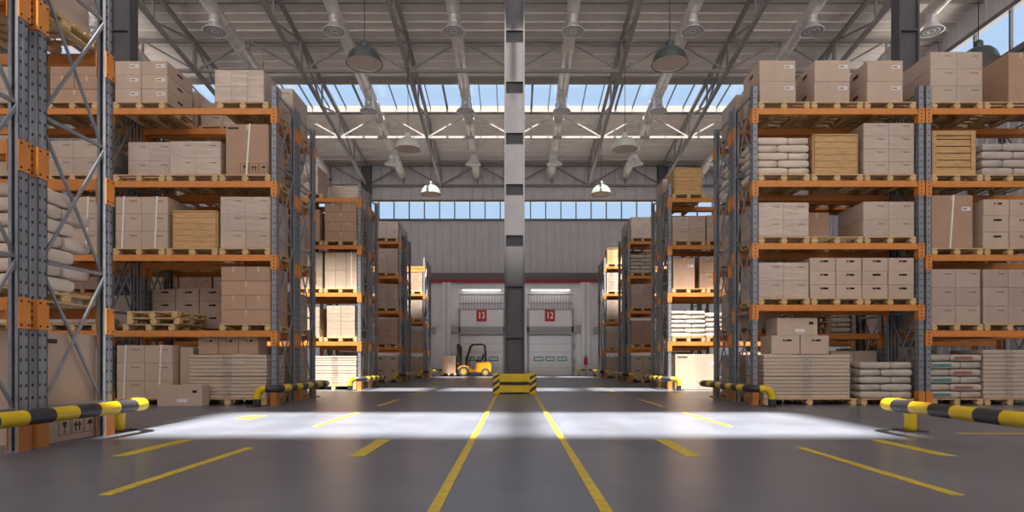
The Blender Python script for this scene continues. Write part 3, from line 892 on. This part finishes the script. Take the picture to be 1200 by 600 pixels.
# ---- left second row, rear
B = Bay(-1, 1, 1, 0)
B.put(4, 0, wrapped, w=1.1, h=.95, nz=2, ny=2); B.put(4, 1, wrapped, w=1.1, h=.6, nz=2); B.put(4, 2, wrapped, w=1.1, h=.9, nz=3)
B.put(3, 0, sacks, nz=5, back=True); B.put(3, 1, wrapped, w=1.1, h=.7, nz=2)
B.put(2, 0, wrapped, w=1.1, h=1.0, nz=3, ny=2); B.put(2, 2, wrapped, w=1.1, h=1.0)
B.put(1, 1, stack, cw=.57, chh=.32, nz=3, d=.9); B.put(1, 2, stack, cw=.57, chh=.32, nz=3, d=.9)
B.put(1, 0, wrapped, w=1.1, h=.9, nz=3, ny=2)
B.put(0, 0, wrapped, w=1.1, h=1.2, nz=3, ny=2)
B = Bay(-1, 1, 1, 1)
B.put(4, 0, wrapped, w=1.1, h=.9); B.put(3, 0, wrapped, w=1.1, h=1.0); B.put(2, 0, wrapped, w=1.1, h=1.0)
B.put(1, 0, wrapped, w=1.1, h=.8, nz=2)

# ---- left first row (nearest): frames in the picture's edge
B = Bay(-1, 0, 0, 0)
B.put(3, 0, wrapped, w=1.1, h=1.0, ny=2, dx=-.04)
B = Bay(-1, 0, 1, 0)
B.put(3, 0, single, w=1.05, d=1.0, h=1.1, k='carton', look='large plain carton')
B.put(1, 0, sacks, nz=7, hh=.172, back=True, dx=-.02)
tag(ob('carton', carton_me(.95, .95, 1.32, 'sym', 'carton'), None, (-5.96, 7.35, 0), PI / 2), 'large pale brown carton on the floor inside first left row behind the striped rail', 'carton')

# ---- right second row
B = Bay(1, 2, 0, 0)
B.put(4, 0, crate, dx=.0, w=.95, h=.92)
B.put(3, 0, wrapped, w=1.16, h=.86, nz=2, ny=2); B.put(3, 1, wrapped, w=1.1, h=.9, nz=2)
B.put(2, 0, single, dx=-.15, w=.75, d=.8, h=1.06, k='carton_brown', style='label', look='tall brown carton')
B.put(2, 1, wrapped, dx=-.25, w=1.1, h=1.1, k='carton_brown', nz=2)
B.put(1, 0, sacks, dx=.0, nz=6, hh=.155, look='white sack'); B.put(1, 1, sacks, nz=5, look='white sack')
single(B.loc(0, 0), 6.3, B.y0 + .1, .01, 1.4, 1.0, 1.22, 'sym label', 'carton_pale', 'very large pale carton')
B.put(0, 2, wrapped, w=1.1, h=1.2, k='carton_pale')
B = Bay(1, 2, 0, 1)
B.put(1, 0, wrapped, w=1.1, h=.9, nz=2); B.put(1, 1, sacks, nz=5, look='white sack'); B.put(1, 2, wrapped, w=1.1, h=1.1)
B.put(3, 0, wrapped, w=1.1, h=1.); B.put(3, 2, crate); B.put(2, 0, bricks, w=1.1, chh=.3); B.put(2, 1, wrapped, w=1.1, h=1.); B.put(2, 2, wrapped, w=1.1, h=1.2)
for q in range(3): B.put(0, q, wrapped, w=1.1, h=1.1 + .1 * q)
B = Bay(1, 2, 0, 2)
for lv, q, h in ((0, 0, 1.2), (0, 1, 1.0), (0, 2, 1.1), (1, 0, 1.1), (1, 1, .9), (2, 0, 1.0), (2, 1, 1.2), (3, 0, .9)): B.put(lv, q, wrapped, w=1.1, h=h, k='carton_brown' if q == 1 else 'carton')
B = Bay(1, 2, 1, 0)
B.put(4, 0, wrapped, w=1.1, h=.95, nz=2, ny=2); B.put(3, 0, wrapped, w=1.1, h=1.0, ny=2); B.put(2, 0, wrapped, w=1.1, h=.9, ny=2)
B.put(1, 0, wrapped, w=1.1, h=1.0, ny=2); B.put(0, 0, wrapped, w=1.1, h=1.2, ny=2)
# ---- left third row
B = Bay(-1, 2, 0, 0)
B.put(4, 1, wrapped, dx=-.1, w=1.0, h=1.0)
B.put(3, 0, bricks, w=1.13, chh=.335); B.put(3, 1, single, w=.9, d=.9, h=1.1, k='carton_brown', look='single brown carton')
B.put(2, 0, strapped, w=1.12, h=1.26, nx=3, nz=2, k='carton_pale', style='', slant=0, straps=(.33,)); B.put(2, 1, wrapped, w=1.1, h=1.26, k='carton_pale', style='')
B.put(1, 0, wrapped, dx=.0, w=.98, h=1.1, k='carton_pale', nz=4, style=''); B.put(1, 1, wrapped, dx=.0, w=.9, h=1.05, k='carton_pale', style='')
pallet(f'wooden pallet, wide one under flat sheets, {B.where}', -6.29, B.y0 + RD / 2, 0, w=1.6)
for i, p in enumerate(('lower', 'upper')):
    bundle('aisle end floor, ' + B.where, -6.25, B.y0 + .08, PH + i * .52, w=1.5, h=.51, n=6, pos=p)
B.put(0, 2, wrapped, w=1.1, h=1.1, k='carton_pale')
B = Bay(-1, 2, 0, 1)
for lv, q, h in ((0, 0, 1.1), (0, 1, 1.2), (0, 2, 1.0), (1, 0, 1.1), (1, 1, .9), (1, 2, 1.1), (2, 0, .9), (2, 1, 1.1), (2, 2, 1.2), (3, 1, 1.0), (4, 1, .9)): B.put(lv, q, wrapped, w=1.1, h=h, k='carton_brown' if q == 1 else 'carton')
B = Bay(-1, 2, 0, 2)
for lv, q, h in ((0, 0, 1.2), (0, 1, 1.0), (1, 0, 1.1), (1, 1, .9), (2, 0, 1.0), (2, 1, 1.2), (3, 0, .9)): B.put(lv, q, wrapped, w=1.1, h=h, k='carton_brown' if q == 1 else 'carton')
B = Bay(-1, 2, 1, 0)
B.put(4, 0, wrapped, w=1.1, h=.7, nz=2, ny=2, dx=-.2)
B.put(3, 0, wrapped, w=1.1, h=1.0, ny=2); B.put(2, 0, wrapped, w=1.1, h=1.1, ny=2); B.put(1, 0, wrapped, w=1.1, h=.9, ny=2); B.put(0, 0, wrapped, w=1.1, h=1.2, ny=2)
# ---- fourth and fifth rows
for sg in (-1, 1):
    for row in (3, 4):
        for face in (0, 1):
            B = Bay(sg, row, face, 0)
            nf = 2 if face else 1
            if row == 3:
                if sg > 0 and face == 0: B.put(3, 0, sacks, nz=5, look='grey sack', k='sack_grey')
                else: B.put(3, 0, wrapped, w=1.1, h=1.15, nz=2, ny=nf)
                B.put(4, 0, wrapped, w=1.12, h=1.0 if sg > 0 else .8, nz=2, ny=nf)
                B.put(2, 0, wrapped, w=1.12, h=1.12, nz=2, ny=nf)
                if face == 0 and sg < 0: B.put(1, 0, bricks, w=1.12, chh=.3, nz=4, k='carton_brown')
                else: B.put(1, 0, wrapped, w=1.1, h=1.1, nz=3, ny=nf, k='carton_brown')
                B.put(0, 0, stack, cw=.58, chh=.56, nz=2, style='hand', look='hand-hole carton')
            else:
                if sg > 0 and face == 0: B.put(4, 0, crate, w=1.0, h=.95)
                B.put(3, 0, wrapped, w=1.1, h=1.1, nz=2, ny=nf, k='carton_brown' if sg < 0 else 'carton')
                B.put(2, 0, wrapped, w=1.1, h=1.15, nz=2, ny=nf)
                B.put(1, 0, wrapped, w=1.1, h=1.0, nz=2, ny=nf)
                B.put(0, 0, wrapped, w=1.1, h=1.1, nz=2, ny=nf)

# ------------------------------------------------------------------ striped end-of-row guards
def guard(sg, yc, half, label, st):
    """tube rail along the rack end, both ends bent back and down into floor plates"""
    XR, XFt, r, zr = 5.1, 5.56, .082, .385
    pts = []
    def arc(c, r_, a0, a1, n, fn): return [fn(c, r_, a0 + (a1 - a0) * i / n) for i in range(n + 1)]
    half_path = [(XFt, half + .05, .0), (XFt, half + .05, zr - .22)]
    half_path += [(XFt - .16 * (1 - math.cos(a)), half + .05, zr - .2 + .2 * math.sin(a)) for a in [PI / 2 * k / 5 for k in range(1, 6)]]
    half_path += [(XR + .26 - .26 * math.sin(a), half + .05 - .3 * (1 - math.cos(a)), zr) for a in [PI / 2 * k / 6 for k in range(0, 7)]]
    n = max(8, int(2 * (half - .25) / .1))
    mid = [(XR, (half - .25) * (1 - 2 * k / n), zr) for k in range(1, n)]
    path = half_path + mid + [(x, -y, z) for x, y, z in reversed(half_path)]
    pts = []
    for a, c in zip(path, path[1:]):       # even spacing so that bands end cleanly
        a, c = Vector(a), Vector(c); m = max(1, int((c - a).length / .05))
        pts += [a.lerp(c, i / m) for i in range(m)]
    pts.append(Vector(path[-1]))
    pts = [Vector((sg * p.x, p.y, p.z)) for p in pts]
    t = thing('rack_end_guard', label, 'guard rail', (0, yc, 0))
    ob('rail', MB().tube(pts, r, 'yellow', 16, True, True, lambda s: 'yellow' if (s < st or int((s - st) / .36) % 2) else 'black'), t)
    for q in (-1, 1):
        ob('floor_plate', MB().cbox((sg * XFt, q * (half + .05), .008), (.32, .32, .016), 'black', .004), t)
        for dx in (-.11, .11): ob('anchor_bolt', MB().tube([(sg * XFt + dx, q * (half + .05) + .11, .016), (sg * XFt + dx, q * (half + .05) + .11, .04)], .015, 'brace', 6), t)
for sg in (-1, 1):
    for row in range(5):
        y = ROWY[row] + RD + .06
        nm = ROWN[sg][row]
        lb = f'yellow and black guard rail at aisle end of {nm} {SIDE[sg]} rack row' if nm else 'yellow and black guard rail in front, on the right, with no rack behind it'
        guard(sg, y, RD + .06 + .42, lb, 1.02 if sg > 0 or row == 0 else .36)

# ------------------------------------------------------------------ column guard
def column_guard(cx, cy):
    W, H = 1.3, .62
    t = thing('column_guard', 'yellow box guard with black striped corners around the central steel column', 'column guard', (cx, cy, 0))
    for q in range(4):
        rz = q * PI / 2
        for z0, z1 in ((.365, .61), (.05, .265)):
            ob('guard_panel', MB().cbox((0, -W / 2 + .03, (z0 + z1) / 2), (W - .3, .05, z1 - z0), 'yellow', .01), t, rz=rz)
        c = MB().cbox((-W / 2 + .1, -W / 2 + .1, H / 2), (.2, .2, H), 'yellow', .012)
        for fx in (0, 1):
            for k in range(3):
                z = .04 + k * .19
                pr = [(-.1, z), (.1, z + .14), (.1, z + .24), (-.1, z + .1)]
                pr = [(a, min(e, H - .01)) for a, e in pr]
                if fx == 0: c.poly([(-W / 2 + .1 + a, -W / 2 - .002, e) for a, e in pr], 'black')
                else: c.poly([(-W / 2 - .002, -W / 2 + .1 - a, e) for a, e in pr], 'black')
        ob('corner_post', c, t, rz=rz)
        ob('inner_rail', MB().box((0, -W / 2 + .12, .31), (W - .3, .05, .06), 'black'), t, rz=rz)
column_guard(0, 18.5)

# ------------------------------------------------------------------ pendant lamps
def pendant(x, y, label, k='shade'):
    z = 10.88
    t = thing('pendant_lamp', label, 'lamp', (x, y, z))
    prof = [(.6, 0), (.585, .03), (.57, .12), (.5, .3), (.38, .44), (.22, .53), (.13, .56)]
    ob('shade', MB().lathe(prof, k, 32).lathe([(.6, 0), (.61, .012), (.6, .03)], k, 32), t)
    ob('reflector', MB().lathe([(.575, .02), (.54, .13), (.46, .28), (.34, .40), (.1, .5), (.0, .5)][::-1], 'lampin', 32).disc((0, 0, .05), .565, 'lampin', 32), t)
    ob('gear_housing', MB().lathe([(.13, .55), (.14, .58), (.14, .72), (.11, .76), (.06, .8), (0, .8)], k, 20), t)
    zc = roof_z(y) - z
    ob('cable', MB().tube([(0, 0, .78), (0, 0, zc)], .014, 'fork_black', 6), t)
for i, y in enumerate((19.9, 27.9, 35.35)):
    nm = ('nearest dark', 'middle sun-toned', 'farthest pale')[i]
    pendant(-5.0 + .02 * i, y, f'{nm} bell pendant lamp, left of the central column', ('shade_dark', 'shade_sunlit', 'shade')[i])
    pendant(5.17 - .02 * i, y, f'{nm} bell pendant lamp, right of the central column', ('shade_dark', 'shade_sunlit', 'shade')[i])
pendant(15.45, 19.9, 'dark bell pendant lamp beside the high side window at right', 'shade_dark')

# ------------------------------------------------------------------ ventilation ducts
DN = {-7: 'first', -5: 'second', -3: 'third', -1: 'fourth', 1: 'fifth', 3: 'sixth', 5: 'seventh', 7: 'eighth'}
for k in (-7, -5, -3, -1, 1, 3, 5, 7):
    x = k * 2.525 - .05
    t = thing('ventilation_duct', f'round silver air duct under the roof, {DN[k]} from the left wall', 'air duct', (x, 0, 0), group='roof air ducts')
    zc = lambda y: roof_z(y) - 1.02
    b = MB(); y = 14.
    b.tube([(0, 14., zc(14.)), (0, 40.6, zc(40.6))], .275, 'duct', 20)
    yy = 15.
    while yy < 40.5: b.tube([(0, yy, zc(yy)), (0, yy + .07, zc(yy + .07))], .292, 'duct', 20); yy += 1.55
    ob('pipe', b, t)
    for yy in (25.25, 31.3, 37.2):
        z0 = roof_z(yy) - 1.9
        d = ob('outlet', MB().lathe([(.22, .75), (.22, .42), (.235, .40), (.22, .38), (.24, .3), (.36, .12), (.46, .03), (.475, 0), (.45, -.0)], 'silver', 24), t, (0, yy, z0))
        ob('grille', MB().disc((0, 0, .02), .45, 'grey').lathe([(.3, .012), (.3, .0), (.27, .0), (.27, .012)], 'duct', 20).lathe([(.15, .012), (.15, .0), (.12, .0), (.12, .012)], 'silver', 20), d)
        h = ob('hanger', MB().box((0, 0, .62), (.04, .04, .72), 'truss'), t, (0, yy - 1.2, zc(yy - 1.2) - .0))

# ------------------------------------------------------------------ forklift by door 13
def forklift(x, y):
    t = thing('forklift', 'yellow forklift truck carrying two cartons in front of dock door 13', 'forklift', (x, y, 0))
    W = 1.05
    body = [(-.15, .3), (-.15, .62), (.05, .66), (.2, .5), (.75, .5), (.85, .92), (1.5, .92), (1.66, .86), (1.72, .7), (1.72, .36), (1.6, .3)]
    ob('body', MB().prism(body, -W / 2, W / 2, 'fork_yellow'), t)
    cw = [(1.2, .92), (1.55, .96), (1.74, .9), (1.8, .66), (1.78, .34), (1.62, .26), (1.2, .3)]
    ob('counterweight', MB().prism(cw, -W / 2 - .01, W / 2 + .01, 'fork_yellow'), t)
    ob('engine_cover', MB().cbox((1.1, 0, .97), (.62, .8, .1), 'fork_black', .02), t)
    s = ob('seat', MB().cbox((.95, 0, 1.06), (.42, .46, .1), 'fork_black', .03).prism([(1.12, 1.08), (1.24, 1.08), (1.34, 1.5), (1.25, 1.52)], -.22, .22, 'fork_black'), t)
    for q in (-1, 1):
        yy = q * (W / 2 - .07)
        ob('guard_leg', MB().tube([(.1, yy, .62), (.2, yy, 1.3), (.42, yy, 1.98), (.55, yy, 2.1), (1.22, yy, 2.12), (1.34, yy, 2.04), (1.4, yy, 1.5), (1.42, yy, .92)], .045, 'fork_black', 8), t)
        g = ob('mast_rail', MB().box((-.36, q * .38, 1.13), (.15, .1, 2.02), 'fork_black').box((-.25, q * .29, 1.05), (.12, .08, 1.86), 'fork_black'), t)
        for xw, rr, nm in ((0., .34, 'front_wheel'), (1.42, .28, 'rear_wheel')):
            yw = q * (W / 2 + .0)
            wv = ob(nm, MB().tube([(xw, yw - .12, rr), (xw, yw - .1, rr), (xw, yw + .1, rr), (xw, yw + .12, rr)], [rr * .9, rr, rr, rr * .9], 'tyre', 24), t)
            ob('hub', MB().tube([(xw, yw - .135, rr), (xw, yw + .135, rr)], rr * .55, 'rim', 16), wv)
        ob('fork', MB().box((-.95, q * .26, .07), (1.15, .12, .045), 'fork_black').box((-.42, q * .26, .32), (.05, .12, .55), 'fork_black'), t)
    ob('roof_bars', MB().box((.62, 0, 2.11), (.05, W - .14, .04), 'fork_black').box((.88, 0, 2.12), (.05, W - .14, .04), 'fork_black').box((1.14, 0, 2.12), (.05, W - .14, .04), 'fork_black'), t)
    ob('carriage', MB().box((-.39, 0, .5), (.05, .95, .1), 'fork_yellow').box((-.39, 0, .85), (.05, .95, .1), 'fork_yellow').box((-.39, -.4, .7), (.04, .06, .8), 'fork_yellow').box((-.39, .4, .7), (.04, .06, .8), 'fork_yellow'), t)
    ob('mast_crossbar', MB().box((-.34, 0, 2.04), (.1, .8, .08), 'fork_black').box((-.34, 0, .9), (.06, .7, .06), 'fork_black').tube([(-.3, 0, .3), (-.3, 0, 1.9)], .04, 'brace', 10), t)
    ob('steering_wheel', MB().tube([(.42 + .14 * math.cos(a) * .5, .17 * math.sin(a), 1.2 + .14 * math.cos(a)) for a in [2 * PI * k / 16 for k in range(17)]], .018, 'fork_black', 6, False).tube([(.28, 0, .7), (.42, 0, 1.2)], .03, 'fork_black', 8), t)
    ob('fender', MB().prism([(-.4, .52), (-.25, .68), (0, .74), (.28, .68), (.4, .5), (.34, .5), (.22, .63), (0, .69), (-.2, .63), (-.34, .5)], -W / 2 - .1, W / 2 + .1, 'fork_yellow'), t)
FX, FY = -3.32, 39.5
forklift(FX, FY)
pallet('wooden pallet on the forks of the yellow forklift truck', FX - .98, FY, .095, w=.95, d=1.0, fine=False)
tag(ob('carton', carton_me(.9, .9, .62, '', 'carton_brown'), None, (FX - .98, FY, .095 + PH)), 'lower brown carton on the pallet carried by the forklift', 'carton')
tag(ob('carton', carton_me(.88, .9, .5, '', 'carton_brown'), None, (FX - .97, FY, .095 + PH + .622)), 'upper brown carton on the pallet carried by the forklift', 'carton')

# low dock barriers and fire extinguisher by the far wall
def barrier(x, y, lab):
    t = thing('dock_barrier', lab, 'barrier', (x, y, 0))
    ob('rail', MB().tube([(-.55 + 1.1 * i / 22, 0, .42) for i in range(23)], .06, 'yellow', 10, True, True, lambda s: 'yellow' if int(s / .22) % 2 == 0 else 'black'), t)
    for q in (-1, 1):
        ob('post', MB().tube([(q * .5, 0, .0), (q * .5, 0, .42)], .06, 'yellow', 10), t)
        ob('floor_plate', MB().cbox((q * .5, 0, .008), (.24, .24, .016), 'black', .003), t)
barrier(-5.2, 40.2, 'low yellow and black barrier by white pier to the left of the forklift')
barrier(4.85, 40.2, 'low yellow and black barrier by white pier under the red fire extinguisher')
e = thing('fire_extinguisher', 'red fire extinguisher hung on white pier beside dock door 12', 'fire extinguisher', (4.86, YF - .54, .75))
ob('cylinder', MB().lathe([(0, 0), (.1, 0), (.11, .03), (.11, .42), (.08, .5), (.035, .54)], 'extred', 16), e)
ob('valve', MB().cbox((0, 0, .57), (.06, .06, .08), 'fork_black', .01).box((.05, 0, .63), (.16, .03, .03), 'fork_black'), e)
ob('hose', MB().tube([(-.03, 0, .57), (-.12, 0, .5), (-.14, -.02, .2), (-.11, -.03, .08)], .016, 'fork_black', 6), e)
ob('wall_bracket', MB().box((0, .115, .3), (.1, .03, .3), 'grey'), e)
print('OBJECTS', len(bpy.data.objects))
